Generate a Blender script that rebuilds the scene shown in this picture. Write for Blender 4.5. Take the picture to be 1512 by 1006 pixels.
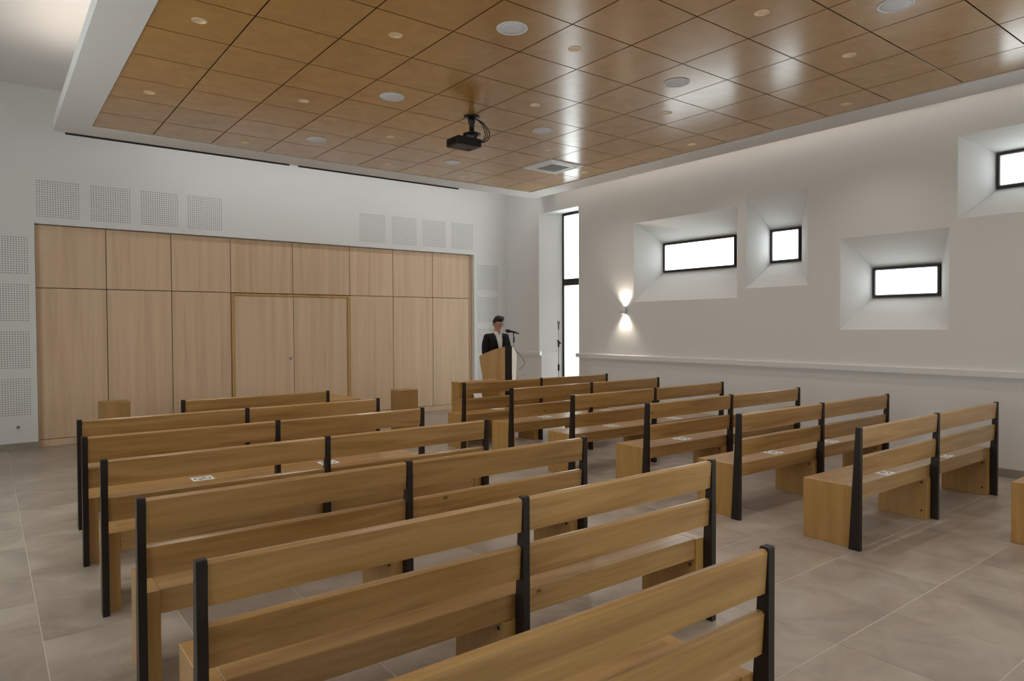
import bpy, bmesh, math, random
from mathutils import Vector, Matrix, noise

random.seed(7)
for o in list(bpy.data.objects):
    bpy.data.objects.remove(o, do_unlink=True)
sc = bpy.context.scene
COL = sc.collection

# ------------------------------------------------------------------ camera
F_PX, YAW, PITCH, ROLL, EYE = 1009.6, math.radians(37.591), math.radians(-1.208), math.radians(-0.275), 1.6


def cam_axes():
    f = Vector((math.sin(YAW) * math.cos(PITCH), math.cos(YAW) * math.cos(PITCH), math.sin(PITCH)))
    r = Vector((math.cos(YAW), -math.sin(YAW), 0))
    u = r.cross(f)
    c, s = math.cos(ROLL), math.sin(ROLL)
    return c * r + s * u, -s * r + c * u, f


AX_R, AX_U, AX_F = cam_axes()
cd = bpy.data.cameras.new('camera')
cam = bpy.data.objects.new('camera', cd)
COL.objects.link(cam)
m = Matrix((AX_R, AX_U, -AX_F)).transposed().to_4x4()
m.translation = Vector((0, 0, EYE))
cam.matrix_world = m
cd.sensor_fit = 'HORIZONTAL'
cd.sensor_width = 36
cd.lens = F_PX / 1512 * 36
cd.clip_start = 0.05
cd.clip_end = 200
sc.camera = cam

# ------------------------------------------------------------------ world, daylight, exposure
w = bpy.data.worlds.new('overcast_sky')
sc.world = w
w.use_nodes = True
bg = w.node_tree.nodes['Background']
bg.inputs[0].default_value = (0.95, 0.98, 1.0, 1)
bg.inputs[1].default_value = 3.25
sc.view_settings.view_transform = 'Standard'
sc.view_settings.look = 'None'
sc.view_settings.gamma = 1
sc.view_settings.use_curve_mapping = False
sc.view_settings.exposure = 0.50
sc.cycles.sample_clamp_indirect = 3.0
sc.cycles.caustics_reflective = False


def portal(name, loc, rot, sx, sy):
    ld = bpy.data.lights.new(name, 'AREA')
    ld.shape = 'RECTANGLE'
    ld.size, ld.size_y = sx, sy
    ld.cycles.is_portal = True
    o = bpy.data.objects.new(name, ld)
    o.location = loc
    o.rotation_euler = rot
    COL.objects.link(o)
    return o


# ------------------------------------------------------------------ room dimensions
XR = 8.40            # right wall
XL = -2.2            # left wall
YB = 11.08           # plastered back wall
YP = 11.17           # timber panelling set into it
YN = -3.2            # rear wall behind the camera
ZC = 4.80            # upper ceiling
ZT = 3.990           # underside of the timber ceiling panels
TILE = 0.6808
GX, GY = 3.0454, 4.7165
WALL_T = 0.55

# ------------------------------------------------------------------ helpers


def srgb(r, g, b):
    def c(v):
        v /= 255.0
        return v / 12.92 if v <= 0.04045 else ((v + 0.055) / 1.055) ** 2.4
    return (c(r), c(g), c(b), 1)


def tag(o, label=None, cat=None, group=None, kind=None):
    if label: o['label'] = label
    if cat: o['category'] = cat
    if group: o['group'] = group
    if kind: o['kind'] = kind
    return o


def link(name, mesh, mat=None, parent=None, loc=None, rot=None):
    if mat is not None and len(mesh.materials) == 0:
        mesh.materials.append(mat)
    o = bpy.data.objects.new(name, mesh)
    COL.objects.link(o)
    if parent is not None: o.parent = parent
    if loc is not None: o.location = loc
    if rot is not None: o.rotation_euler = rot
    return o


def empty(name, loc=(0, 0, 0), rz=0.0):
    o = bpy.data.objects.new(name, None)
    COL.objects.link(o)
    o.location = loc
    o.rotation_euler = (0, 0, rz)
    o.empty_display_size = 0.1
    return o


class MB:
    """collects verts and faces of one mesh"""

    def __init__(s):
        s.v, s.f, s.sm = [], [], []

    def add(s, vs, fs, smooth=False):
        b = len(s.v)
        s.v += [tuple(v) for v in vs]
        s.f += [tuple(i + b for i in f) for f in fs]
        s.sm += [smooth] * len(fs)
        return s

    def box(s, x0, x1, y0, y1, z0, z1):
        vs = [(x0, y0, z0), (x1, y0, z0), (x1, y1, z0), (x0, y1, z0), (x0, y0, z1), (x1, y0, z1), (x1, y1, z1), (x0, y1, z1)]
        return s.add(vs, [(0, 3, 2, 1), (4, 5, 6, 7), (0, 1, 5, 4), (1, 2, 6, 5), (2, 3, 7, 6), (3, 0, 4, 7)])

    def bevbox(s, x0, x1, y0, y1, z0, z1, b):
        """box with every edge chamfered"""
        bm = bmesh.new()
        bmesh.ops.create_cube(bm, size=1)
        for v in bm.verts:
            v.co = Vector(((x0 + x1) / 2 + v.co.x * (x1 - x0), (y0 + y1) / 2 + v.co.y * (y1 - y0), (z0 + z1) / 2 + v.co.z * (z1 - z0)))
        bmesh.ops.bevel(bm, geom=list(bm.edges), offset=b, segments=1, affect='EDGES')
        bm.verts.index_update()
        s.add([v.co for v in bm.verts], [[v.index for v in f.verts] for f in bm.faces])
        bm.free()
        return s

    def prism(s, poly, axis, a, b):
        """extrude a polygon given in the two other axes from a to b along axis ('x','y','z')"""
        n = len(poly)

        def mk(p, t):
            return {'x': (t, p[0], p[1]), 'y': (p[0], t, p[1]), 'z': (p[0], p[1], t)}[axis]
        vs = [mk(p, a) for p in poly] + [mk(p, b) for p in poly]
        fs = [tuple(range(n))[::-1], tuple(range(n, 2 * n))]
        fs += [(i, (i + 1) % n, n + (i + 1) % n, n + i) for i in range(n)]
        return s.add(vs, fs)

    def lathe(s, prof, n=16, c=(0, 0, 0), smooth=True):
        """revolve (r, z) pairs about z"""
        vs, fs = [], []
        for r, z in prof:
            for k in range(n):
                a = 2 * math.pi * k / n
                vs.append((c[0] + r * math.cos(a), c[1] + r * math.sin(a), c[2] + z))
        for j in range(len(prof) - 1):
            for k in range(n):
                fs.append((j * n + k, j * n + (k + 1) % n, (j + 1) * n + (k + 1) % n, (j + 1) * n + k))
        if prof[0][0] > 1e-5: fs.append(tuple(range(n))[::-1])
        if prof[-1][0] > 1e-5: fs.append(tuple((len(prof) - 1) * n + k for k in range(n)))
        return s.add(vs, fs, smooth)

    def tube(s, pts, r, n=8, smooth=True):
        pts = [Vector(p) for p in pts]
        rs = r if isinstance(r, (list, tuple)) else [r] * len(pts)
        vs, fs = [], []
        up = Vector((0, 0, 1))
        for i, p in enumerate(pts):
            d = (pts[min(i + 1, len(pts) - 1)] - pts[max(i - 1, 0)]).normalized()
            a = d.cross(up if abs(d.z) < 0.95 else Vector((1, 0, 0))).normalized()
            b = d.cross(a)
            for k in range(n):
                t = 2 * math.pi * k / n
                vs.append(p + rs[i] * (math.cos(t) * a + math.sin(t) * b))
        for i in range(len(pts) - 1):
            for k in range(n):
                fs.append((i * n + k, i * n + (k + 1) % n, (i + 1) * n + (k + 1) % n, (i + 1) * n + k))
        fs += [tuple(range(n))[::-1], tuple((len(pts) - 1) * n + k for k in range(n))]
        return s.add(vs, fs, smooth)

    def mesh(s, name):
        me = bpy.data.meshes.new(name)
        me.from_pydata(s.v, [], s.f)
        me.polygons.foreach_set('use_smooth', s.sm)
        bm = bmesh.new()
        bm.from_mesh(me)
        bmesh.ops.recalc_face_normals(bm, faces=bm.faces)
        bm.to_mesh(me)
        bm.free()
        me.update()
        return me

    def build(s, name, mat, parent=None, loc=None, rot=None):
        return link(name, s.mesh(name), mat, parent, loc, rot)


def wall_holes(mb, rect, holes, P):
    """planar wall made of cells, open at the holes; P maps (a, b) to a point"""
    a0, a1, b0, b1 = rect
    A = sorted({a0, a1} | {h[0] for h in holes} | {h[1] for h in holes})
    B = sorted({b0, b1} | {h[2] for h in holes} | {h[3] for h in holes})
    for i in range(len(A) - 1):
        for j in range(len(B) - 1):
            ca, cb = (A[i] + A[i + 1]) / 2, (B[j] + B[j + 1]) / 2
            if any(h[0] < ca < h[1] and h[2] < cb < h[3] for h in holes):
                continue
            mb.add([P(A[i], B[j]), P(A[i + 1], B[j]), P(A[i + 1], B[j + 1]), P(A[i], B[j + 1])], [(0, 1, 2, 3)])


# ------------------------------------------------------------------ materials
MATS = {}


def new_mat(name, col, rough=0.5, spec=0.5, metal=0.0):
    mt = bpy.data.materials.new(name)
    mt.use_nodes = True
    b = mt.node_tree.nodes['Principled BSDF']
    b.inputs['Base Color'].default_value = col
    b.inputs['Roughness'].default_value = rough
    b.inputs['Metallic'].default_value = metal
    b.inputs['Specular IOR Level'].default_value = spec
    MATS[name] = mt
    return mt, mt.node_tree, b


def N(nt, t, **kw):
    n = nt.nodes.new(t)
    for k, v in kw.items():
        setattr(n, k, v)
    return n


def ramp(nt, fac, stops):
    r = N(nt, 'ShaderNodeValToRGB')
    e = r.color_ramp.elements
    while len(e) < len(stops): e.new(0.5)
    for q, (p, c) in zip(e, stops):
        q.position = p
        q.color = c
    nt.links.new(fac, r.inputs[0])
    return r.outputs[0]


def mapped(nt, scale, rnd=7.0, rot=(0, 0, 0)):
    """object coordinates, stretched, shifted by each object's random number"""
    tc = N(nt, 'ShaderNodeTexCoord')
    oi = N(nt, 'ShaderNodeObjectInfo')
    mul = N(nt, 'ShaderNodeMath', operation='MULTIPLY')
    mul.inputs[1].default_value = rnd
    nt.links.new(oi.outputs['Random'], mul.inputs[0])
    add = N(nt, 'ShaderNodeVectorMath', operation='ADD')
    nt.links.new(tc.outputs['Object'], add.inputs[0])
    nt.links.new(mul.outputs[0], add.inputs[1])
    mp = N(nt, 'ShaderNodeMapping')
    mp.inputs['Scale'].default_value = scale
    mp.inputs['Rotation'].default_value = rot
    nt.links.new(add.outputs[0], mp.inputs[0])
    return mp.outputs[0], oi.outputs['Random']


def wood(name, dark, mid, light, scale, rough, knots=False, spec=0.4, bump=0.03, vary=0.12, coat=0.0):
    mt, nt, b = new_mat(name, mid, rough, spec)
    vec, rnd = mapped(nt, scale)
    n1 = N(nt, 'ShaderNodeTexNoise')
    n1.inputs['Scale'].default_value = 1.0
    n1.inputs['Detail'].default_value = 6
    n1.inputs['Roughness'].default_value = 0.6
    n1.inputs['Distortion'].default_value = 0.6
    nt.links.new(vec, n1.inputs['Vector'])
    col = ramp(nt, n1.outputs['Fac'], [(0.3, dark), (0.5, mid), (0.72, light)])
    if knots:
        tc = N(nt, 'ShaderNodeTexCoord')
        vadd = N(nt, 'ShaderNodeVectorMath', operation='ADD')
        nt.links.new(tc.outputs['Object'], vadd.inputs[0])
        m2 = N(nt, 'ShaderNodeMath', operation='MULTIPLY')
        m2.inputs[1].default_value = 13.7
        nt.links.new(rnd, m2.inputs[0])
        nt.links.new(m2.outputs[0], vadd.inputs[1])
        mp = N(nt, 'ShaderNodeMapping')
        mp.inputs['Scale'].default_value = (2.6, 3.0, 4.6)
        nt.links.new(vadd.outputs[0], mp.inputs[0])
        vo = N(nt, 'ShaderNodeTexVoronoi')
        vo.inputs['Scale'].default_value = 1.0
        nt.links.new(mp.outputs[0], vo.inputs['Vector'])
        kf = ramp(nt, vo.outputs['Distance'], [(0.02, (1, 1, 1, 1)), (0.06, (0, 0, 0, 1))])
        mx = N(nt, 'ShaderNodeMix', data_type='RGBA')
        nt.links.new(kf, mx.inputs[0])
        nt.links.new(col, mx.inputs[6])
        mx.inputs[7].default_value = tuple(c * 0.45 for c in dark[:3]) + (1,)
        col = mx.outputs[2]
    hsv = N(nt, 'ShaderNodeHueSaturation')
    mr = N(nt, 'ShaderNodeMapRange')
    mr.inputs[3].default_value = 1 - vary
    mr.inputs[4].default_value = 1 + vary
    nt.links.new(rnd, mr.inputs[0])
    nt.links.new(mr.outputs[0], hsv.inputs['Value'])
    nt.links.new(col, hsv.inputs['Color'])
    nt.links.new(hsv.outputs[0], b.inputs['Base Color'])
    if coat:
        b.inputs['Coat Weight'].default_value = coat
        b.inputs['Coat Roughness'].default_value = 0.22
    if bump:
        bp = N(nt, 'ShaderNodeBump')
        bp.inputs['Strength'].default_value = bump
        bp.inputs['Distance'].default_value = 0.01
        nt.links.new(n1.outputs['Fac'], bp.inputs['Height'])
        nt.links.new(bp.outputs[0], b.inputs['Normal'])
    return mt


def plain(name, col, rough=0.5, spec=0.5, metal=0.0, nscale=30.0, var=0.03, bump=0.0):
    mt, nt, b = new_mat(name, col, rough, spec, metal)
    tc = N(nt, 'ShaderNodeTexCoord')
    n1 = N(nt, 'ShaderNodeTexNoise')
    n1.inputs['Scale'].default_value = nscale
    n1.inputs['Detail'].default_value = 4
    nt.links.new(tc.outputs['Object'], n1.inputs['Vector'])
    lo = tuple(c * (1 - var) for c in col[:3]) + (1,)
    hi = tuple(min(1, c * (1 + var)) for c in col[:3]) + (1,)
    nt.links.new(ramp(nt, n1.outputs['Fac'], [(0.3, lo), (0.7, hi)]), b.inputs['Base Color'])
    if bump:
        bp = N(nt, 'ShaderNodeBump')
        bp.inputs['Strength'].default_value = bump
        bp.inputs['Distance'].default_value = 0.005
        nt.links.new(n1.outputs['Fac'], bp.inputs['Height'])
        nt.links.new(bp.outputs[0], b.inputs['Normal'])
    return mt


def emitter(name, col, strength):
    mt, nt, b = new_mat(name, (0.8, 0.8, 0.8, 1), 0.5)
    b.inputs['Emission Color'].default_value = col
    b.inputs['Emission Strength'].default_value = strength
    return mt


M_WALL = plain('white_plaster', srgb(224, 223, 222), 0.85, 0.2, nscale=60, var=0.012, bump=0.04)
M_RAFT = plain('white_gypsum', srgb(222, 221, 220), 0.8, 0.2, nscale=40, var=0.012)
M_BENCH = wood('bench_oak', srgb(141, 103, 53), srgb(170, 130, 74), srgb(188, 149, 93), (1.1, 16, 16), 0.34, True, 0.5, vary=0.08, coat=0.5)
M_BENCHV = wood('bench_oak_upright_grain', srgb(162, 122, 64), srgb(173, 132, 72), srgb(183, 143, 82), (16, 16, 1.1), 0.34, False, 0.5, vary=0.05, coat=0.3)
M_PANEL = wood('panel_veneer', srgb(201, 171, 140), srgb(214, 185, 154), srgb(222, 194, 164), (11, 11, 0.35), 0.45, False, 0.3, 0.0, 0.03)
M_CEIL = wood('ceiling_veneer', srgb(166, 122, 60), srgb(174, 130, 66), srgb(182, 138, 74), (5, 5, 5), 0.21, False, 1.0, 0.0, 0.04)
M_LECT = wood('lectern_veneer', srgb(172, 132, 80), srgb(188, 148, 94), srgb(200, 162, 108), (12, 12, 0.8), 0.4, False, vary=0.0)
M_BOX = wood('pedestal_veneer', srgb(150, 116, 66), srgb(166, 130, 78), srgb(176, 140, 88), (8, 8, 0.8), 0.45, False, vary=0.03)
M_STEEL = plain('dark_bronze_steel', srgb(40, 32, 28), 0.42, 0.4, 0.3, 90, 0.08)
M_FRAME = plain('dark_window_frame', srgb(44, 38, 35), 0.45, 0.4, 0.2, 60, 0.06)
M_GAP = plain('black_void', srgb(38, 30, 24), 0.9, 0.1)
M_HOLE = plain('perforation_shadow', srgb(38, 37, 37), 0.95, 0.05)
M_BLACK = plain('black_plastic', srgb(22, 20, 20), 0.45, 0.4, 0, 80, 0.1)
M_METAL = plain('satin_metal', srgb(170, 172, 176), 0.3, 0.5, 0.9, 120, 0.04)
M_ALU = plain('aluminium_grey', srgb(150, 150, 154), 0.4, 0.5, 0.5, 120, 0.04)
M_WPLA = plain('white_plastic', srgb(225, 226, 230), 0.4, 0.5, 0, 60, 0.01)
M_GRILLE = plain('speaker_grille', srgb(222, 224, 230), 0.6, 0.3, 0, 300, 0.06)
M_GREYGR = plain('grey_grille', srgb(140, 140, 138), 0.6, 0.3, 0, 200, 0.06)
M_PAPER = plain('white_paper', srgb(240, 240, 238), 0.55, 0.35, 0, 40, 0.01)
M_INK = plain('black_ink', srgb(40, 38, 36), 0.6, 0.2)
M_SKIRT = plain('grey_skirting_tile', srgb(150, 141, 130), 0.45, 0.4, 0, 9, 0.07)
M_GROUT = plain('light_grout', srgb(198, 188, 177), 0.8, 0.2, 0, 60, 0.03)
M_CAN = plain('downlight_reflector', srgb(236, 208, 170), 0.35, 0.5, 0.2, 60, 0.02)
M_LED = emitter('warm_led', (1.0, 0.86, 0.72, 1), 8.0)
M_FILL = emitter('added_fill_led', (1.0, 0.98, 0.96, 1), 17.0)
M_LAMP = emitter('downlight_lamp', (1.0, 0.80, 0.58, 1), 2.2)
M_SCONCE = emitter('sconce_lamp', (1.0, 0.90, 0.76, 1), 30.0)

# floor tile: cloudy taupe stoneware, each tile its own patch
mt, nt, b = new_mat('stoneware_tile', srgb(160, 148, 134), 0.30, 0.5)
vec, rnd = mapped(nt, (1.2, 1.2, 1.2), 40.0)
n1 = N(nt, 'ShaderNodeTexNoise')
n1.inputs['Scale'].default_value = 2.2
n1.inputs['Detail'].default_value = 7
n1.inputs['Roughness'].default_value = 0.62
n1.inputs['Distortion'].default_value = 0.8
nt.links.new(vec, n1.inputs['Vector'])
colr = ramp(nt, n1.outputs['Fac'], [(0.30, srgb(143, 130, 117)), (0.5, srgb(163, 150, 136)), (0.72, srgb(181, 170, 157))])
hsv = N(nt, 'ShaderNodeHueSaturation')
mr = N(nt, 'ShaderNodeMapRange')
mr.inputs[3].default_value, mr.inputs[4].default_value = 0.95, 1.05
nt.links.new(rnd, mr.inputs[0])
nt.links.new(mr.outputs[0], hsv.inputs['Value'])
nt.links.new(colr, hsv.inputs['Color'])
nt.links.new(hsv.outputs[0], b.inputs['Base Color'])
mr2 = N(nt, 'ShaderNodeMapRange')
mr2.inputs[3].default_value, mr2.inputs[4].default_value = 0.26, 0.42
nt.links.new(n1.outputs['Fac'], mr2.inputs[0])
nt.links.new(mr2.outputs[0], b.inputs['Roughness'])
M_TILE = mt

# window glass: clear with a fresnel reflection
mt = bpy.data.materials.new('window_glass')
mt.use_nodes = True
nt = mt.node_tree
nt.nodes.clear()
out = N(nt, 'ShaderNodeOutputMaterial')
tr = N(nt, 'ShaderNodeBsdfTransparent')
tr.inputs[0].default_value = (0.94, 0.97, 0.96, 1)
gl = N(nt, 'ShaderNodeBsdfGlossy')
gl.inputs['Roughness'].default_value = 0.02
fr = N(nt, 'ShaderNodeLayerWeight')
fr.inputs['Blend'].default_value = 0.5
mx = N(nt, 'ShaderNodeMixShader')
nt.links.new(ramp(nt, fr.outputs['Facing'], [(0.0, (0.02, 0.02, 0.02, 1)), (0.6, (0.05, 0.05, 0.05, 1)), (1.0, (0.5, 0.5, 0.5, 1))]), mx.inputs[0])
nt.links.new(tr.outputs[0], mx.inputs[1])
nt.links.new(gl.outputs[0], mx.inputs[2])
nt.links.new(mx.outputs[0], out.inputs[0])
M_GLASS = mt

# ------------------------------------------------------------------ floor
floor = MB().box(XL, XR + WALL_T, YN, YP + 0.2, -0.12, -0.0015).build('floor', M_GROUT)
tag(floor, 'taupe stoneware floor laid in large square tiles with pale joints', 'floor', kind='structure')
FP = 0.6285
FX0, FY0 = 4.605, 1.070
tiles = []
i0, i1 = math.floor((XL - FX0) / FP), math.ceil((XR + WALL_T - FX0) / FP)
j0, j1 = math.floor((YN - FY0) / FP), math.ceil((YP - FY0) / FP)
for i in range(i0, i1):
    for j in range(j0, j1):
        xa, xb = max(FX0 + i * FP, XL), min(FX0 + (i + 1) * FP, XR)
        ya, yb = max(FY0 + j * FP, YN), min(FY0 + (j + 1) * FP, YP)
        if xb - xa < 0.02 or yb - ya < 0.02: continue
        cx, cy = (xa + xb) / 2, (ya + yb) / 2
        d = Vector((cx, cy, -EYE))
        dz = d.dot(AX_F)
        vis = False
        if dz > 0.3:
            u, v = 756 + F_PX * d.dot(AX_R) / dz, 503 - F_PX * d.dot(AX_U) / dz
            vis = -120 < u < 1632 and v < 1150
        tiles.append((0 if vis else 1, d.length, xa, xb, ya, yb))
tiles.sort()
ftm = {}
rest = MB()
for k, (vis, dist, xa, xb, ya, yb) in enumerate(tiles):
    g = 0.0026
    wx, wy = round(xb - xa - 2 * g, 4), round(yb - ya - 2 * g, 4)
    if k < 300:
        if (wx, wy) not in ftm:
            q = MB()
            hx, hy, c = wx / 2, wy / 2, 0.0008
            vs = [(-hx, -hy, -0.0015), (hx, -hy, -0.0015), (hx, hy, -0.0015), (-hx, hy, -0.0015), (-hx, -hy, -c), (hx, -hy, -c), (hx, hy, -c), (-hx, hy, -c),
                  (-hx + c, -hy + c, 0), (hx - c, -hy + c, 0), (hx - c, hy - c, 0), (-hx + c, hy - c, 0)]
            q.add(vs, [(0, 1, 5, 4), (1, 2, 6, 5), (2, 3, 7, 6), (3, 0, 4, 7), (4, 5, 9, 8), (5, 6, 10, 9), (6, 7, 11, 10), (7, 4, 8, 11), (8, 9, 10, 11)])
            ftm[(wx, wy)] = q.mesh('floor_tile')
        link('floor_tile', ftm[(wx, wy)], M_TILE, floor, ((xa + xb) / 2, (ya + yb) / 2, 0))
    else:
        rest.box(xa + g, xb - g, ya + g, yb - g, -0.0015, 0)
if rest.v:
    tag(rest.build('floor_tiles_beyond', M_TILE, floor), kind='stuff')

# ------------------------------------------------------------------ back wall, plaster with perforated panels
PX0, PX1, PZ1 = 0.537, 7.600, 3.0
bw = MB()
wall_holes(bw, (XL, XR + WALL_T, 0, ZC), [(PX0, PX1, -1, PZ1)], lambda a, z: (a, YB, z))
# reveals of the recess
bw.add([(PX0, YB, 0), (PX0, YP + 0.1, 0), (PX0, YP + 0.1, PZ1), (PX0, YB, PZ1)], [(0, 1, 2, 3)])
bw.add([(PX1, YB, 0), (PX1, YP + 0.1, 0), (PX1, YP + 0.1, PZ1), (PX1, YB, PZ1)], [(0, 1, 2, 3)])
bw.add([(PX0, YB, PZ1), (PX1, YB, PZ1), (PX1, YP + 0.1, PZ1), (PX0, YP + 0.1, PZ1)], [(0, 1, 2, 3)])
bw.add([(XL, YP + 0.2, 0), (XR + WALL_T, YP + 0.2, 0), (XR + WALL_T, YP + 0.2, ZC), (XL, YP + 0.2, ZC)], [(0, 1, 2, 3)])
wall_back = bw.build('wall_back', M_WALL)
tag(wall_back, 'white plastered end wall with square perforated acoustic patches around timber panelling', 'wall', kind='structure')


def perforated_mesh(n=17, size=0.5):
    q = MB()
    p = size / n
    r = 0.0062
    for i in range(n):
        for j in range(n):
            cx, cz = -size / 2 + (i + 0.5) * p, -size / 2 + (j + 0.5) * p
            vs, h = [], p / 2
            for k in range(8):
                a = k * math.pi / 4
                dx, dz = math.cos(a), math.sin(a)
                t = h / max(abs(dx), abs(dz))
                vs.append((cx + dx * t, 0, cz + dz * t))
            for k in range(8):
                a = k * math.pi / 4
                vs.append((cx + r * math.cos(a), 0, cz + r * math.sin(a)))
            q.add(vs, [(k, (k + 1) % 8, 8 + (k + 1) % 8, 8 + k) for k in range(8)])
    h = size / 2
    q.add([(-h, 0, -h), (h, 0, -h), (h, 0, h), (-h, 0, h), (-h, .003, -h), (h, .003, -h), (h, .003, h), (-h, .003, h)], [(0, 1, 5, 4), (1, 2, 6, 5), (2, 3, 7, 6), (3, 0, 4, 7)])
    me = q.mesh('perforated_panel')
    return me


pm = perforated_mesh()
pb = MB().add([(-.247, 0, -.247), (.247, 0, -.247), (.247, 0, .247), (-.247, 0, .247)], [(0, 1, 2, 3)]).mesh('panel_backing')
pspots = [(0.805 + k * 0.621, 3.333) for k in range(4)] + [(5.440 + k * 0.630, 3.337) for k in range(4)]
pspots += [(0.219, z) for z in (2.563, 1.940, 1.318, 0.697)] + [(7.928, z) for z in (2.563, 1.932, 1.305, 0.690)]
for x, z in pspots:
    p = link('perforated_panel', pm, M_WALL, wall_back, (x, YB - 0.003, z))
    link('panel_backing', pb, M_HOLE, p, (0, 0.0022, 0))

bb = MB().box(XL, PX0, YB - 0.012, YB, 0, 0.09).build('baseboard_back', M_SKIRT)
tag(bb, 'low grey tiled skirting left of the timber panelling', 'skirting', kind='structure')

# ------------------------------------------------------------------ timber panelling and double door
wp = MB().box(PX0, PX1, YP + 0.02, YP + 0.09, 0, PZ1).build('wall_panelling', M_GAP)
tag(wp, 'pale oak veneer panelling of tall and short boards filling the end wall recess', 'panelling', kind='structure')
PXS = [0.540, 1.3676, 2.2066, 3.0525, 4.0351, 5.0377, 5.8763, 6.7097, 7.535]
G = 0.005
for k in range(8):
    xa, xb = PXS[k], PXS[k + 1]
    o = MB().bevbox(xa + G, xb - G, YP, YP + 0.02, 2.146 + G, 2.990, 0.002).build('panel', M_PANEL, wp)
    if k not in (3, 4):
        MB().bevbox(xa + G, xb - G, YP, YP + 0.02, 0.098, 2.146 - G, 0.002).build('panel', M_PANEL, wp)
MB().bevbox(7.540, PX1 - 0.001, YP - 0.004, YP + 0.02, 0.0, 2.990, 0.002).build('side_strip', M_PANEL, wp)
MB().bevbox(PX0, 3.05, YP - 0.002, YP + 0.02, 0.0, 0.090, 0.002).build('kickboard', M_PANEL, wp)
MB().bevbox(5.04, 7.538, YP - 0.002, YP + 0.02, 0.0, 0.090, 0.002).build('kickboard', M_PANEL, wp)
door = empty('door_1', (4.04, YP, 0))
tag(door, 'flush double door of pale oak veneer with a small round lock', 'door', kind='structure')
for xa, xb in ((3.098, 4.040), (4.043, 4.985)):
    MB().bevbox(xa - 4.04 + .003, xb - 4.04 - .003, -0.004, 0.035 - 0.016, 0.006, 2.098, 0.002).build('door_leaf', M_PANEL, door)
fr_ = MB()
fr_.bevbox(3.056 - 4.04, 3.096 - 4.04, -0.016, 0.019, 0, 2.138, 0.002)
MB_f = fr_.build('door_frame', M_LECT, door)
MB().bevbox(4.988 - 4.04, 5.032 - 4.04, -0.016, 0.019, 0, 2.138, 0.002).build('door_frame', M_LECT, door)
MB().bevbox(3.098 - 4.04, 4.986 - 4.04, -0.016, 0.019, 2.101, 2.138, 0.002).build('door_frame', M_LECT, door)
lk = MB().lathe([(0.026, 0), (0.026, 0.006), (0.022, 0.009), (0.0, 0.009)], 16).build('lock_plate', M_METAL, door, (3.985 - 4.04, -0.004, 1.088), (math.pi / 2, 0, 0))
MB().box(-.004, .004, -.012, .006, .009, .0105).build('keyhole', M_BLACK, lk)
MB().tube([(0.004, 0, 0.009), (0.004, 0, 0.03), (0.006, -0.02, 0.032)], 0.006, 6).build('key', M_METAL, lk)

# ------------------------------------------------------------------ right wall with splayed windows
D = WALL_T
XG = XR + D
# opening in the plaster (y0,y1,z0,z1), opening at the glass
WINS = [((5.70, 7.645, 1.985, 3.262), (6.085, 7.468, 2.474, 2.953)),
        ((4.662, 5.566, 2.111, 3.366), (5.060, 5.517, 2.484, 2.955)),
        ((3.032, 4.241, 1.537, 2.660), (3.313, 4.088, 1.937, 2.314)),
        ((1.60, 2.956, 2.744, 3.640), (1.85, 2.757, 3.098, 3.492)),
        ((8.952, 10.055, 0.0, 3.730), (8.62, 9.690, 0.0, 3.715)),
        ((-1.20, 0.40, 0.0, 3.730), (-1.12, 0.32, 0.0, 3.715))]
DEPTH = [D, D, D, D, 0.30, 0.30]
rw = MB()
wall_holes(rw, (YN, YB + 0.2, 0, ZC), [a for a, _ in WINS], lambda y, z: (XR, y, z))
FL = 0.80
wall_holes(rw, (YN, YB + 0.6, 0, ZC), [b_ if d_ == D else (b_[0] - FL, b_[1] + FL, b_[2], b_[3] + FL) for (_, b_), d_ in zip(WINS, DEPTH)], lambda y, z: (XG, y, z))
for ((y0, y1, z0, z1), (p0, p1, q0, q1)), dp_ in zip(WINS, DEPTH):
    XI = XR + dp_
    o = [(XR, y0, z0), (XR, y1, z0), (XR, y1, z1), (XR, y0, z1)]
    n_ = [(XI, p0, q0), (XI, p1, q0), (XI, p1, q1), (XI, p0, q1)]
    if dp_ < D:
        x_ = [(XG, p0 - FL, q0), (XG, p1 + FL, q0), (XG, p1 + FL, q1 + FL), (XG, p0 - FL, q1 + FL)]
        for k in range(4):
            rw.add([n_[k], n_[(k + 1) % 4], x_[(k + 1) % 4], x_[k]], [(0, 1, 2, 3)])
    for k in range(4):
        rw.add([o[k], o[(k + 1) % 4], n_[(k + 1) % 4], n_[k]], [(0, 1, 2, 3)])
wall_right = rw.build('wall_right', M_WALL)
tag(wall_right, 'thick white plastered side wall with deep splayed window openings', 'wall', kind='structure')
WLAB = ['wide low dark framed window in the splayed recess nearest the wall lamp', 'small square dark framed window high beside the wide one',
        'wide dark framed window set lowest on the right wall', 'dark framed window set highest on the right wall, cut by the picture edge',
        'tall narrow dark framed window with a crossbar near the corner by the lectern', 'tall floor to ceiling side window behind the viewpoint']
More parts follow.
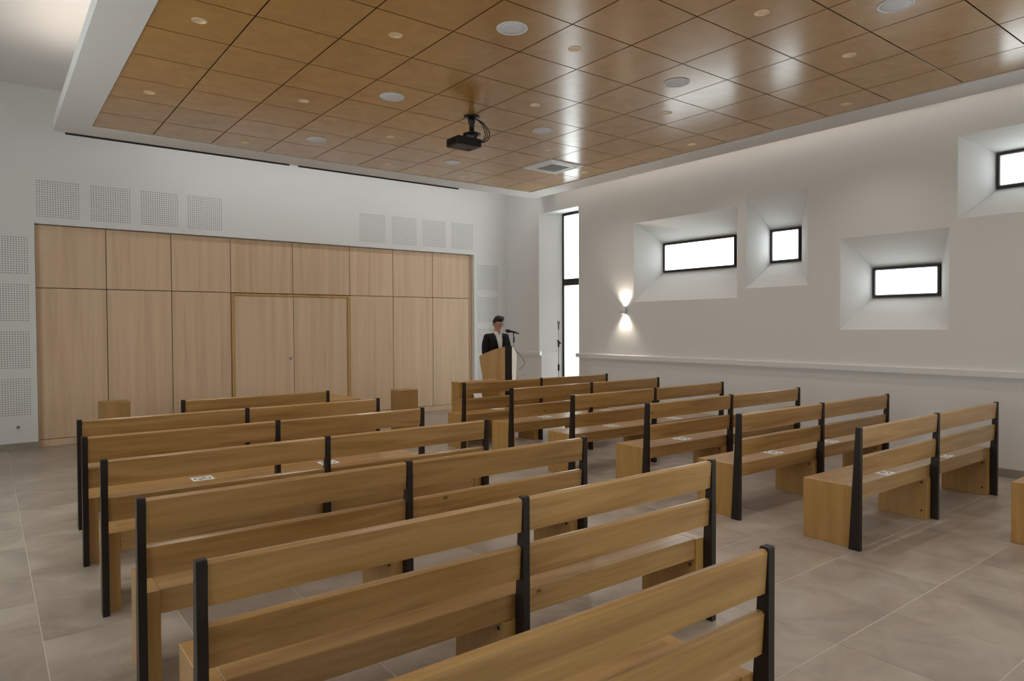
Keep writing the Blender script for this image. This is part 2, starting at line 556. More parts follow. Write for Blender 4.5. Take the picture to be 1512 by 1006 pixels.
for k, (_, (p0, p1, q0, q1)) in enumerate(WINS):
    XI = XR + DEPTH[k]
    e = empty('window_%d' % (k + 1), (XI, (p0 + p1) / 2, q0))
    tag(e, WLAB[k], 'window', kind='structure')
    hw, hh, t = (p1 - p0) / 2, q1 - q0, 0.024 if k < 4 else 0.040
    zb = 0.0 if k < 4 else 0.02
    MB().box(-0.032, 0.0, -hw, -hw + t, zb, hh).build('frame_stile', M_FRAME, e)
    MB().box(-0.032, 0.0, hw - t, hw, zb, hh).build('frame_stile', M_FRAME, e)
    MB().box(-0.032, 0.0, -hw + t, hw - t, hh - t, hh).build('frame_rail', M_FRAME, e)
    MB().box(-0.032, 0.0, -hw + t, hw - t, zb, zb + t).build('frame_rail', M_FRAME, e)
    zs = [zb + t, hh - t]
    if k >= 4:
        MB().box(-0.032, 0.0, -hw + t, hw - t, 2.365, 2.472).build('crossbar', M_FRAME, e)
        zs = [zb + t, 2.365, 2.472, hh - t]
    # thin aluminium glazing bead and pane
    for a in range(0, len(zs), 2):
        bd = MB()
        s_ = 0.012
        for (ya, yb, za, zb_) in ((-hw + t, -hw + t + s_, zs[a], zs[a + 1]), (hw - t - s_, hw - t, zs[a], zs[a + 1]), (-hw + t, hw - t, zs[a], zs[a] + s_), (-hw + t, hw - t, zs[a + 1] - s_, zs[a + 1])):
            bd.box(-0.03, -0.008, ya, yb, za, zb_)
        bd.build('glazing_bead', M_ALU, e)
        MB().box(-0.020, -0.014, -hw + t + s_, hw - t - s_, zs[a] + s_, zs[a + 1] - s_).build('pane', M_GLASS, e)
    portal('window_portal', (XI + 0.02, (p0 + p1) / 2, (q0 + q1) / 2), (0, math.pi / 2, 0), q1 - q0, p1 - p0)

# rail along the right wall at about 1.05 m, returning into the tall window
rl = MB()
RZ0, RZ1, RT = 1.036, 1.112, 0.045
rail_prof = [(XR, RZ0), (XR - RT, RZ0), (XR - RT, RZ1 - 0.01), (XR - RT + 0.01, RZ1), (XR, RZ1)]
for ya, yb in ((YN, -1.2), (0.40, 8.952 + 0.0), (10.055, YB)):
    rl.add([(x, ya, z) for x, z in rail_prof] + [(x, yb, z) for x, z in rail_prof], [(0, 1, 6, 5), (1, 2, 7, 6), (2, 3, 8, 7), (3, 4, 9, 8), (4, 3, 2, 1, 0), (5, 6, 7, 8, 9)])
rl.box(XR - RT, XR, 8.952, 8.992, RZ0, RZ1)
rl.box(XR - RT, XR, 9.985, 10.055, RZ0, RZ1)
trim = rl.build('trim_1', M_WALL)
tag(trim, 'white moulded rail running along the right wall below the windows', 'rail', kind='structure')
ln = MB().prism([(XR, 10.054), (XR, 9.995), (XR + 0.235, 9.715), (XR + 0.235, 9.765)], 'z', 0, RZ1 - 0.02).build('trim_2', M_WALL)
tag(ln, 'low white lining inside the tall corner window recess', 'lining', kind='structure')
sk = MB()
for ya, yb in ((YN, -1.2), (0.40, 8.952), (10.055, YB)):
    sk.box(XR - 0.012, XR, ya, yb, 0, 0.09)
tag(sk.build('baseboard_right', M_SKIRT), 'low dark grey tiled skirting along the right wall', 'skirting', kind='structure')

# ------------------------------------------------------------------ left wall, rear wall; their windows are added, unseen daylight sources
lw = MB()
LH = [(0.6, 2.0, 0.8, 3.2), (4.8, 8.0, 0.6, 3.3)]
wall_holes(lw, (YN, YB + 0.2, 0, ZC), LH, lambda y, z: (XL, y, z))
wall_holes(lw, (YN, YB + 0.2, 0, ZC), LH, lambda y, z: (XL - 0.3, y, z))
for y0, y1, z0, z1 in LH:
    o = [(y0, z0), (y1, z0), (y1, z1), (y0, z1)]
    for k in range(4):
        a, b2 = o[k], o[(k + 1) % 4]
        lw.add([(XL, *a), (XL, *b2), (XL - .3, *b2), (XL - .3, *a)], [(0, 1, 2, 3)])
tag(lw.build('wall_left', M_WALL), 'plain white left side wall with two added daylight windows', 'wall', kind='structure')
RH = [(1.6, 4.4, 0.0, 2.4)]
bwk = MB()
wall_holes(bwk, (XL - 0.3, XR + WALL_T, 0, ZC), RH, lambda x, z: (x, YN, z))
tag(bwk.build('wall_rear', M_WALL), 'white rear wall with an added glazed daylight opening', 'wall', kind='structure')
for n_, (lab, wdt, hgt, loc, rz) in enumerate([('added unseen daylight window in the left wall nearer the viewpoint', 1.4, 2.4, (XL - 0.2, 1.3, 0.8), math.pi / 2), ('added unseen daylight window in the left wall farther from the viewpoint', 3.2, 2.7, (XL - 0.2, 6.4, 0.6), math.pi / 2), ('added unseen glazed daylight opening in the rear wall', 2.8, 2.4, (3.0, YN + 0.02, 0), 0)]):
    e = empty('window_%d' % (7 + n_), loc, rz)
    tag(e, lab, 'window', kind='structure')
    t = 0.06
    k_ = 2
    for q in range(k_ + 1):
        x = -wdt / 2 + q * wdt / k_
        xa, xb = max(x - t / 2, -wdt / 2), min(x + t / 2, wdt / 2)
        MB().box(xa, xb, -0.03, 0.03, 0, hgt).build('frame_stile', M_FRAME, e)
    for za in (0.0, hgt - t):
        MB().box(-wdt / 2, wdt / 2, -0.028, 0.028, za, za + t).build('frame_rail', M_FRAME, e)
    for q in range(k_):
        xa = -wdt / 2 + q * wdt / k_ + t / 2
        MB().box(xa, xa + wdt / k_ - t, -0.004, 0.004, t, hgt - t).build('pane', M_GLASS, e)
    if n_ < 2:
        portal('window_portal', (XL - 0.27, loc[1], loc[2] + hgt / 2), (0, -math.pi / 2, 0), hgt, wdt)
    else:
        portal('window_portal', (loc[0], YN - 0.05, hgt / 2), (math.pi / 2, 0, 0), wdt, hgt)

# ------------------------------------------------------------------ ceiling: upper slab and suspended raft
tag(MB().box(XL - 0.3, XR + WALL_T, YN, YB + 0.3, ZC, ZC + 0.15).build('ceiling', M_WALL), 'high white ceiling above the suspended raft', 'ceiling', kind='structure')
RX0, RX1, RY0, RY1 = 0.685, 8.175, -2.9, 9.925
IX0, IX1, IY0, IY1 = 1.036, 7.732, GY - 10 * TILE, GY + 7 * TILE
ZR = ZT - 0.010
raft = empty('ceiling_raft', ((RX0 + RX1) / 2, (RY0 + RY1) / 2, ZR))
tag(raft, 'suspended ceiling raft of glossy ochre wood panels in a white border', 'ceiling', kind='structure')
rc = Vector(raft.location)


def rbox(name, mat, x0, x1, y0, y1, z0, z1):
    return MB().box(x0 - rc.x, x1 - rc.x, y0 - rc.y, y1 - rc.y, z0 - rc.z, z1 - rc.z).build(name, mat, raft)


rbox('border', M_RAFT, RX0, IX0, RY0, RY1, ZR, ZR + 0.135)
rbox('border', M_RAFT, IX1, RX1, RY0, RY1, ZR, ZR + 0.135)
rbox('border', M_RAFT, IX0, IX1, IY1, RY1, ZR, ZR + 0.135)
rbox('border', M_RAFT, IX0, IX1, RY0, IY0, ZR, ZR + 0.135)
rbox('backing_board', M_GAP, IX0, IX1, IY0, IY1, ZT + 0.016, ZT + 0.020)
DL = [(-3, 1), (-3, 4), (-1, 3), (-1, 0), (1, -1), (1, 4), (-1, 6), (2, 6), (4, 6), (2, 1), (4, 3), (4, 0), (2, -3), (4, -3), (6, 1), (6, 4), (6, -2),
      (-3, -2), (-3, -5), (-1, -3), (-1, -6), (1, -6), (2, -8), (4, -6), (6, -5)]  # unseen downlights continuing the pattern, added for lighting
SP = [(0, -1), (0, 2), (0, 5), (3, 5), (3, 2), (3, -1), (3, -4)]
AC = (5, 4)


def cell(i, j):
    xa, xb = max(GX + i * TILE, IX0), min(GX + (i + 1) * TILE, IX1)
    return xa, xb, GY + j * TILE, GY + (j + 1) * TILE


def tile_mesh(wx, wy, hole):
    q = MB()
    hx, hy, h, c = wx / 2, wy / 2, 0.012, 0.0015
    base = [(-hx, -hy), (hx, -hy), (hx, hy), (-hx, hy)]
    inn = [(-hx + c, -hy + c), (hx - c, -hy + c), (hx - c, hy - c), (-hx + c, hy - c)]
    q.add([(x, y, h) for x, y in base] + [(x, y, c) for x, y in base] + [(x, y, 0) for x, y in inn],
          [(0, 1, 5, 4), (1, 2, 6, 5), (2, 3, 7, 6), (3, 0, 4, 7), (4, 5, 9, 8), (5, 6, 10, 9), (6, 7, 11, 10), (7, 4, 8, 11)])
    if not hole:
        q.add([(x, y, 0) for x, y in inn], [(0, 1, 2, 3)])
    else:
        n, vs = 24, []
        for k in range(n):
            a = 2 * math.pi * k / n
            dx, dy = math.cos(a), math.sin(a)
            t = min((hx - c) / max(abs(dx), 1e-9), (hy - c) / max(abs(dy), 1e-9))
            vs.append((dx * t, dy * t, 0))
        for k in range(n):
            a = 2 * math.pi * k / n
            vs.append((hole * math.cos(a), hole * math.sin(a), 0))
        q.add(vs, [(k, (k + 1) % n, n + (k + 1) % n, n + k) for k in range(n)])
        # corner slivers
        for cx_, cy_ in inn:
            near = sorted(range(n), key=lambda k: (vs[k][0] - cx_) ** 2 + (vs[k][1] - cy_) ** 2)[:2]
            q.add([(cx_, cy_, 0), vs[near[0]], vs[near[1]]], [(0, 1, 2)])
    me = q.mesh('ceiling_panel')
    me.materials.append(M_CEIL)
    me.materials.append(M_GAP)
    for p_ in me.polygons:
        if abs(p_.normal.z) < 0.3: p_.material_index = 1
    return me


tm = {}
for i in range(-3, 7):
    for j in range(-10, 7):
        if (i, j) == AC: continue
        xa, xb, ya, yb = cell(i, j)
        g = 0.0052
        hole = 0.047 if (i, j) in DL else 0
        key = (round(xb - xa - 2 * g, 4), round(yb - ya - 2 * g, 4), hole)
        if key not in tm: tm[key] = tile_mesh(*key)
        link('ceiling_panel', tm[key], M_CEIL, raft, ((xa + xb) / 2 - rc.x, (ya + yb) / 2 - rc.y, ZT - rc.z))

ORD = ['zeroth', 'first', 'second', 'third', 'fourth', 'fifth', 'sixth', 'seventh', 'eighth', 'ninth', 'tenth', 'eleventh', 'twelfth', 'thirteenth', 'fourteenth', 'fifteenth', 'sixteenth', 'seventeenth']
ring_m = MB().lathe([(0.046, 0.004), (0.046, -0.003), (0.056, -0.0035), (0.058, 0.0), (0.046, 0.004)], 24).mesh('trim_ring')
can_m = MB().lathe([(0.0455, 0.0), (0.042, 0.012), (0.036, 0.0145), (0.028, 0.0150)], 24).mesh('reflector')
# reflector opens downward: rebuild without cap at the bottom
q = MB()
prof = [(0.0455, 0.0), (0.043, 0.008), (0.036, 0.013), (0.026, 0.0148)]
n = 24
vs = [(r * math.cos(2 * math.pi * k / n), r * math.sin(2 * math.pi * k / n), z) for r, z in prof for k in range(n)]
q.add(vs, [(a * n + k, a * n + (k + 1) % n, (a + 1) * n + (k + 1) % n, (a + 1) * n + k) for a in range(3) for k in range(n)], True)
can_m = q.mesh('reflector')
lamp_m = MB().lathe([(0.0, 0.0105), (0.016, 0.0110), (0.026, 0.0140), (0.026, 0.0150)], 20).mesh('lamp')
DL_W = 26.0
for i, j in DL:
    xa, xb, ya, yb = cell(i, j)
    e = empty('downlight', ((xa + xb) / 2, (ya + yb) / 2, ZT))
    tag(e, 'small round recessed downlight, %s panel from the left border, %s panel row from the back' % (ORD[i + 4], ORD[7 - j]), 'downlight', 'recessed downlights in the wood ceiling')
    link('trim_ring', ring_m, M_CAN, e)
    link('reflector', can_m, M_CAN, e)
    link('lamp', lamp_m, M_LAMP, e)
    ld = bpy.data.lights.new('downlight_beam', 'SPOT')
    ld.energy = DL_W
    ld.color = (1.0, 0.965, 0.93)
    ld.spot_size = math.radians(128)
    ld.spot_blend = 1.0
    ld.shadow_soft_size = 0.04
    lo = bpy.data.objects.new('downlight_beam', ld)
    COL.objects.link(lo)
    lo.location = ((xa + xb) / 2, (ya + yb) / 2, ZT - 0.006)
spk_ring = MB().lathe([(0.108, 0.0), (0.126, 0.0), (0.126, -0.006), (0.121, -0.009), (0.110, -0.008), (0.108, 0.0)], 36).mesh('rim')
spk_gr = MB().lathe([(0.0, -0.0075), (0.06, -0.007), (0.109, -0.0055), (0.109, 0.0)], 36).mesh('grille')
for i, j in SP:
    xa, xb, ya, yb = cell(i, j)
    e = empty('ceiling_speaker', ((xa + xb) / 2, (ya + yb) / 2, ZT))
    tag(e, 'round white ceiling loudspeaker, %s panel from the left border, %s panel row from the back' % (ORD[i + 4], ORD[7 - j]), 'loudspeaker', 'round loudspeakers in the wood ceiling')
    link('rim', spk_ring, M_WPLA, e)
    link('grille', spk_gr, M_GRILLE, e)
# air conditioning cassette filling one ceiling panel
xa, xb, ya, yb = cell(*AC)
e = empty('ceiling_cassette', ((xa + xb) / 2, (ya + yb) / 2, ZT))
tag(e, 'square white air conditioning cassette with grey grille set in the wood ceiling', 'air conditioner')
h = TILE / 2 - 0.004
fm = MB()
def frame_ring(mb, ho, hi, zo, zi):
    vs = [(-ho, -ho, zo), (ho, -ho, zo), (ho, ho, zo), (-ho, ho, zo), (-hi, -hi, zi), (hi, -hi, zi), (hi, hi, zi), (-hi, hi, zi)]
    mb.add(vs, [(0, 1, 5, 4), (1, 2, 6, 5), (2, 3, 7, 6), (3, 0, 4, 7)])
frame_ring(fm, h, h, 0.012, -0.012)
frame_ring(fm, h, h - 0.03, -0.012, -0.020)
frame_ring(fm, h - 0.03, h - 0.075, -0.020, -0.020)
frame_ring(fm, h - 0.075, h - 0.08, -0.020, 0.004)
fm.build('frame', M_WPLA, e)
MB().box(-h + 0.078, h - 0.078, -h + 0.078, h - 0.078, 0.002, 0.006).build('air_slot', M_GAP, e)
cp = MB()
h2 = h - 0.100
frame_ring(cp, h2, h2, 0.002, -0.018)
frame_ring(cp, h2, h2 - 0.05, -0.018, -0.022)
cp.build('centre_panel', M_WPLA, e)
gr = MB()
h3 = h2 - 0.05
for k in range(14):
    x = -h3 + (k + 0.5) * 2 * h3 / 14
    gr.box(x - h3 / 14 * 0.72, x + h3 / 14 * 0.72, -h3, h3, -0.022, -0.016)
gr.box(-h3, h3, -h3, h3, -0.016, -0.014)
gr.build('grille', M_GREYGR, e)

# black linear slots hung at the back edge of the raft
for xa, xb, lab in ((0.808, 3.560, 'long black linear air slot along the raft edge, left one'), (3.694, 6.501, 'long black linear air slot along the raft edge, right one')):
    e = MB().bevbox(xa, xb, RY1 + 0.0005, RY1 + 0.026, ZR - 0.020, ZR + 0.03, 0.002).build('linear_slot', M_BLACK)
    tag(e, lab, 'air slot', 'linear slots at the back of the raft')

# warm light strips on the raft edges (cove lights), plus an added wall fill
e = MB().prism([(1.2, ZR + 0.1180), (1.2, ZR + 0.1174), (4.6, ZR + 0.1095), (7.6, ZR + 0.1095), (9.6, ZR + 0.1174), (9.6, ZR + 0.1180)], 'x', RX1 + 0.0005, RX1 + 0.010).build('light_strip', M_LED)
tag(e, 'warm linear cove light on the raft edge facing the window wall', 'light strip', 'cove light strips')
e = MB().box(RX0 + 0.04, RX0 + 0.14, -2.5, 9.2, ZR + 0.1355, ZR + 0.147).build('light_strip', M_LED)
tag(e, 'warm linear cove light on top of the left raft border', 'light strip', 'cove light strips')
e = MB().box(1.9, 8.15, RY1 + 0.0005, RY1 + 0.012, ZR + 0.095, ZR + 0.120).build('light_strip', M_FILL)  # added fill light without a known fixture, brightens the end wall
tag(e, 'added neutral fill light on the raft edge brightening the panelled end wall', 'light strip', 'cove light strips')

# ------------------------------------------------------------------ benches
SP_X = 1.287
UP_T = 0.017


def plate_depth(z):
    return 0.080 - 0.046 * z / 0.875


def upright_mesh():
    q = MB()
    prof = [(0.0, 0.0), (plate_depth(0), 0.0), (plate_depth(0.45), 0.45), (plate_depth(0.870), 0.870), (plate_depth(0.875) - 0.004, 0.875), (0.004, 0.875), (0.0, 0.870)]
    return q.prism(prof, 'x', -UP_T, UP_T).mesh('upright')


def slat_mesh(z0, z1, length, name):
    f0, f1 = plate_depth(z0) - 0.004, plate_depth(z1) - 0.004
    t, c = 0.026, 0.010
    prof = [(f0 - t, z0), (f0, z0), (f1, z1 - 0.003), (f1 - 0.003, z1), (f1 - t + c * 0.8, z1), (f1 - t - 0.0006, z1 - c), ]
    q = MB()
    q.prism(prof, 'x', 0, length)
    return q.mesh(name)


BM = {'up': upright_mesh()}
BOLT = MB().lathe([(0.0, 0.004), (0.007, 0.004), (0.009, 0.0)], 10).mesh('bolt')


def make_bench(x, y, n, rz, spacing=SP_X, label='', group='', length_key=None):
    e = empty('bench', (x, y, 0), rz)
    tag(e, label, 'bench', group)
    key = (n, spacing)
    if key not in BM:
        L = n * spacing
        d = {}
        d['slat_u'] = slat_mesh(0.724, 0.869, spacing - 2 * UP_T - 0.004, 'backrest_slat')
        d['slat_l'] = slat_mesh(0.520, 0.664, spacing - 2 * UP_T - 0.004, 'backrest_slat')
        d['seat'] = MB().bevbox(UP_T + 0.0625, L - UP_T - 0.0625, 0.064, 0.444, 0.338, 0.446, 0.002).mesh('seat_board')
        d['leg_l'] = MB().bevbox(UP_T + 0.0005, UP_T + 0.062, 0.056, 0.444, 0.0, 0.446, 0.002).mesh('leg_panel')
        d['leg_r'] = MB().bevbox(-UP_T - 0.062, -UP_T - 0.0005, 0.056, 0.444, 0.0, 0.446, 0.002).mesh('leg_panel')
        d['leg_m'] = MB().bevbox(-UP_T - 0.062, -UP_T - 0.0005, 0.056, 0.442, 0.0, 0.3375, 0.002).mesh('leg_panel')
        BM[key] = d
    d = BM[key]
    for k in range(n + 1):
        link('upright', BM['up'], M_STEEL, e, (k * spacing, 0, 0))
        lp = link('leg_panel', d['leg_l'] if k == 0 else (d['leg_r'] if k == n else d['leg_m']), M_BENCHV, e, (k * spacing, 0, 0))
        if k > 0:
            for z in (0.30, 0.07):
                link('bolt', BOLT, M_BLACK, lp, (-UP_T - 0.062 - 0.0005, 0.098, z), (0, -math.pi / 2, 0))
    link('seat_board', d['seat'], M_BENCH, e)
    for k in range(n):
        link('backrest_slat', d['slat_u'], M_BENCH, e, (k * spacing + UP_T + 0.002, 0, 0))
        link('backrest_slat', d['slat_l'], M_BENCH, e, (k * spacing + UP_T + 0.002, 0, 0))
    return e


GL, GR = 'benches of the left block', 'benches of the right block'
LEFT = [('A', 0.505, 1.240, 1, 0.0, 'oak slat bench with black steel uprights, nearest the viewpoint in the left block'),
        ('B', 0.520, 2.262, 2, -0.008, 'oak slat bench with black steel uprights, second nearest row of the left block'),
        ('C', 0.512, 3.255, 2, -0.010, 'oak slat bench with black steel uprights, third nearest row of the left block'),
        ('D', 0.505, 4.345, 2, -0.008, 'oak slat bench with black steel uprights, fourth row of the left block, without stickers'),
        ('E', 0.512, 5.345, 2, -0.010, 'oak slat bench in the left block carrying white stickers on its seat'),
        ('F', 0.575, 6.350, 2, -0.012, 'oak slat bench in the second row from the front of the left block')]
RIGHT = [('R1', 4.862, 2.297, 2, -0.012, 'oak slat bench with black steel uprights, nearest complete row of the right block'),
         ('R2', 4.868, 3.270, 2, -0.012, 'oak slat bench with black steel uprights, second nearest row of the right block'),
         ('R3', 4.878, 4.255, 2, -0.010, 'oak slat bench with black steel uprights, third nearest row of the right block'),
         ('R4', 4.885, 5.285, 2, -0.006, 'oak slat bench with black steel uprights, fourth nearest row of the right block'),
         ('R5', 4.878, 6.330, 2, -0.004, 'oak slat bench in the second row from the front of the right block'),
         ('R6', 4.875, 7.330, 2, -0.004, 'oak slat bench in the front row of the right block before the lectern')]
BENCH = {}
for k, x, y, n, rz, lab in LEFT: BENCH[k] = make_bench(x, y, n, rz, SP_X if n == 2 else 1.515, label=lab, group=GL)
for k, x, y, n, rz, lab in RIGHT: BENCH[k] = make_bench(x, y, n, rz, label=lab, group=GR)
BENCH['G'] = make_bench(1.560, 7.430, 1, -0.004, 1.515, 'short single section oak bench in the front row of the left block', GL)
BENCH['R0'] = make_bench(5.905, 1.275, 1, 0.0, 1.515, 'oak bench end cut by the right picture edge', GR)

# ------------------------------------------------------------------ white stickers on the seats
st_m = MB().box(-.076, .076, -.072, .072, 0.0, 0.0006).mesh('sticker')
q = MB()
n = 36
for (ra, rb, ex) in ((0.050, 0.060, 1.0),):
    vs = []
    for k in range(n):
        a = 2 * math.pi * k / n
        vs += [(ra * ex * math.cos(a), ra * 0.92 * math.sin(a), 0.0009), (rb * ex * math.cos(a), rb * 0.92 * math.sin(a), 0.0009)]
    q.add(vs, [(2 * k, 2 * k + 1, (2 * k + 3) % (2 * n), (2 * k + 2) % (2 * n)) for k in range(n)])
st_ring = q.mesh('printed_ring')
q = MB()
for sx, rot in ((-0.014, 0.5), (0.016, 0.5)):
    vs = []
    for k in range(14):
        a = 2 * math.pi * k / 14
        lx, ly = 0.011 * math.cos(a), 0.024 * math.sin(a)
        vs.append((sx + lx * math.cos(rot) - ly * math.sin(rot), lx * math.sin(rot) + ly * math.cos(rot) + sx * 0.6, 0.0009))
    q.add(vs, [tuple(range(14))])
st_mark = q.mesh('printed_mark')
STK = [('E', 0.782, 0.235, 'white printed sticker on the left half of a left block bench seat'), ('E', 1.780, 0.225, 'white printed sticker on the right half of a left block bench seat'),
       ('R1', 0.650, 0.155, 'white sticker on the near right block bench, left seat half'), ('R1', 1.765, 0.160, 'white sticker on the near right block bench, right seat half'),
       ('R2', 0.760, 0.185, 'white sticker on the second right block bench, left seat half'), ('R2', 1.715, 0.180, 'white sticker on the second right block bench, right seat half'),
       ('R3', 0.720, 0.195, 'white sticker on the third right block bench, left seat half'),
       ('R4', 0.815, 0.255, 'white sticker on the fourth right block bench, left seat half'), ('R4', 1.885, 0.215, 'white sticker on the fourth right block bench, right seat half'),
       ('R5', 0.735, 0.285, 'white sticker on the fifth right block bench, left seat half'), ('R5', 1.840, 0.285, 'white sticker on the fifth right block bench, right seat half'),
       ('R6', 0.765, 0.330, 'white sticker on the front right block bench before the lectern')]
for k, lx, ly, lab in STK:
    bo = BENCH[k]
    a = bo.rotation_euler.z
    p = Vector((bo.location.x + lx * math.cos(a) - ly * math.sin(a), bo.location.y + lx * math.sin(a) + ly * math.cos(a), 0.4462))
    e = link('seat_sticker', st_m, M_PAPER, None, p, (0, 0, a))
    tag(e, lab, 'sticker', 'white stickers on the bench seats')
    link('printed_ring', st_ring, M_INK, e)
    link('printed_mark', st_mark, M_INK, e)

# ------------------------------------------------------------------ pedestals, bier, console
def pedestal(x, y, wd, dp, ht, lab):
    e = empty('pedestal', (x, y, 0))
    tag(e, lab, 'pedestal', 'wooden pedestals before the panelling')
    t = 0.019
    MB().bevbox(-wd / 2, wd / 2, -dp / 2, -dp / 2 + t, 0, ht - t - .0005, .0015).build('side_panel', M_BOX, e)
    MB().bevbox(-wd / 2, wd / 2, dp / 2 - t, dp / 2, 0, ht - t - .0005, .0015).build('side_panel', M_BOX, e)
    MB().bevbox(-wd / 2, -wd / 2 + t, -dp / 2 + t + .0005, dp / 2 - t - .0005, 0, ht - t - .0005, .0015).build('side_panel', M_BOX, e)
    MB().bevbox(wd / 2 - t, wd / 2, -dp / 2 + t + .0005, dp / 2 - t - .0005, 0, ht - t - .0005, .0015).build('side_panel', M_BOX, e)
    MB().bevbox(-wd / 2, wd / 2, -dp / 2, dp / 2, ht - t, ht, .0015).build('top', M_BOX, e)
    return e


pedestal(4.990, 9.150, 0.30, 0.30, 0.652, 'square wooden pedestal right of the double door')
pedestal(1.305, 10.160, 0.33, 0.30, 0.648, 'square wooden pedestal left of the double door')
e = empty('bier_table', (3.15, 8.9, 0))
tag(e, 'low broad wooden platform table behind the short front bench', 'table')
MB().bevbox(-0.77, 0.77, -0.52, 0.52, 0.61, 0.65, .003).build('table_top', M_BOX, e)
MB().bevbox(-0.70, 0.70, -0.45, 0.45, 0.07, 0.6095, .003).build('body', M_BOX, e)
MB().bevbox(-0.66, 0.66, -0.41, 0.41, 0.0, 0.0695, .002).build('plinth', M_STEEL, e)

e = empty('stepped_cabinet', (5.15, 7.83, 0))
tag(e, 'stepped wooden cabinet standing behind the front right bench', 'cabinet')
MB().bevbox(0.0, 0.70, 0.0, 0.25, 0.0, 0.58, .002).build('lower_body', M_BENCHV, e)
MB().bevbox(-0.004, 0.704, -0.012, 0.252, 0.5805, 0.600, .002).build('shelf', M_BENCH, e)
MB().bevbox(0.0, 0.70, 0.055, 0.25, 0.6005, 0.812, .002).build('upper_body', M_BENCHV, e)
MB().bevbox(-0.003, 0.703, 0.045, 0.252, 0.8125, 0.830, .002).build('top', M_BENCH, e)
cdm = MB()
cdm.add([(-.07, -.018, 0), (.07, -.018, 0), (.07, .014, .064), (-.07, .014, .064), (-.07, -.0170, 0), (.07, -.0170, 0), (.07, .0150, .064), (-.07, .0150, .064)],
        [(0, 1, 2, 3), (4, 7, 6, 5), (0, 4, 5, 1), (1, 5, 6, 2), (2, 6, 7, 3), (3, 7, 4, 0)])
cd_ = cdm.build('white_card', M_PAPER, None, (5.44, 7.855, 0.6002))
tag(cd_, 'small white card leaning on the stepped cabinet shelf', 'card')

# ------------------------------------------------------------------ lectern
LX, LY = 6.445, 8.42
lec = empty('lectern', (LX, LY, 0))
tag(lec, 'flared prow shaped wooden lectern with arched top and dark central post', 'lectern')
BETA = math.radians(40)


def wing(sgn):
    q = MB()
    du = Vector((sgn * math.cos(BETA), math.sin(BETA), 0))
    dn = Vector((sgn * math.sin(BETA), -math.cos(BETA), 0))
    K, J = 10, 5
    outv, inv = [], []
    for j in range(J + 1):
        for k in range(K + 1):
            t = k / K
            ztop = 1.285 - 0.150 * t ** 1.5
            z = ztop * j / J
            umax = 0.490 - (1.15 - min(z, 1.16)) * 0.165
            u = 0.03 + (umax - 0.03) * t
            bulge = 0.012 * math.sin(math.pi * t)
            outv.append(du * u + dn * bulge + Vector((0, 0, z)))
            inv.append(du * u + dn * (bulge - 0.028) + Vector((0, 0, z)))
    W = K + 1
    n_ = len(outv)
    fs = []
    for j in range(J):
        for k in range(K):
            a = j * W + k
            fs.append((a, a + 1, a + W + 1, a + W))
            fs.append((n_ + a, n_ + a + W, n_ + a + W + 1, n_ + a + 1))
    for k in range(K):
        fs.append((k, n_ + k, n_ + k + 1, k + 1))
        a = J * W + k
        fs.append((a, a + 1, n_ + a + 1, n_ + a))
    for j in range(J):
        a = j * W
        fs.append((a, a + W, n_ + a + W, n_ + a))
        a = j * W + K
        fs.append((a, n_ + a, n_ + a + W, a + W))
    q.add(outv + inv, fs)
    return q.build('side_wing', M_LECT, lec)


wing(-1)
wing(1)
MB().prism([(0.028, 0.012), (0.020, -0.020), (-0.066, 0.046), (-0.050, 0.075), (0.0, 0.05)], 'z', 0, 1.292).build('centre_post', M_STEEL, lec)
# sloped reading desk and shelf between the wings
dk = MB()
dk.add([(-0.06, 0.10, 1.215), (0.06, 0.10, 1.215), (0.255, 0.28, 1.12), (0.255, 0.36, 1.09), (-0.255, 0.36, 1.09), (-0.255, 0.28, 1.12),
        (-0.06, 0.10, 1.195), (0.06, 0.10, 1.195), (0.255, 0.28, 1.10), (0.255, 0.36, 1.07), (-0.255, 0.36, 1.07), (-0.255, 0.28, 1.10)],
       [(0, 1, 2, 3, 4, 5), (11, 10, 9, 8, 7, 6)] + [(k, (k + 1) % 6, 6 + (k + 1) % 6, 6 + k) for k in range(6)])
dk.build('reading_desk', M_LECT, lec)
MB().prism([(-0.05, 0.11), (0.05, 0.11), (0.22, 0.26), (0.22, 0.30), (-0.22, 0.30), (-0.22, 0.26)], 'z', 0.70, 0.72).build('shelf', M_LECT, lec)

# microphone on the lectern's right wing
MXP = Vector((6.700, 8.652, 0))
e = empty('lectern_microphone', (MXP.x, MXP.y, 1.20))
tag(e, 'black microphone in a clip on a short metal stem at the lectern', 'microphone')
mic_c = Vector((0, 0, 0.305))
MB().tube([(0, 0, 0.005), (0, 0, 0.18)], 0.006, 8).build('stem', M_METAL, e)
MB().tube([(0, 0, 0.13), (0, 0, 0.20), (0.0, 0.003, 0.245)], [0.011, 0.013, 0.009], 8).build('clip_joint', M_BLACK, e)
MB().tube([(-0.01, 0.0, 0.245), (0.0, 0.0, 0.30)], [0.008, 0.014], 8).build('clip', M_BLACK, e)
hd = Vector((-0.090, 0.075, 0.020))
tl = Vector((0.062, -0.050, -0.030))
MB().tube([mic_c + tl, mic_c + tl * 0.5, mic_c, mic_c + hd * 0.45], [0.011, 0.013, 0.016, 0.018], 10).build('microphone_body', M_BLACK, e)
MB().tube([mic_c + hd * 0.45, mic_c + hd * 0.6, mic_c + hd * 0.85, mic_c + hd * 1.08, mic_c + hd * 1.2], [0.018, 0.026, 0.029, 0.022, 0.006], 12).build('microphone_head', M_STEEL, e)
pts = []
for k in range(17):
    t = k / 16
    pts.append((6.850 + 0.07 * math.sin(math.pi * t) , 8.72 - 0.06 * math.sin(math.pi * t), 1.16 - 0.26 * t - 0.03 * math.sin(math.pi * t)))
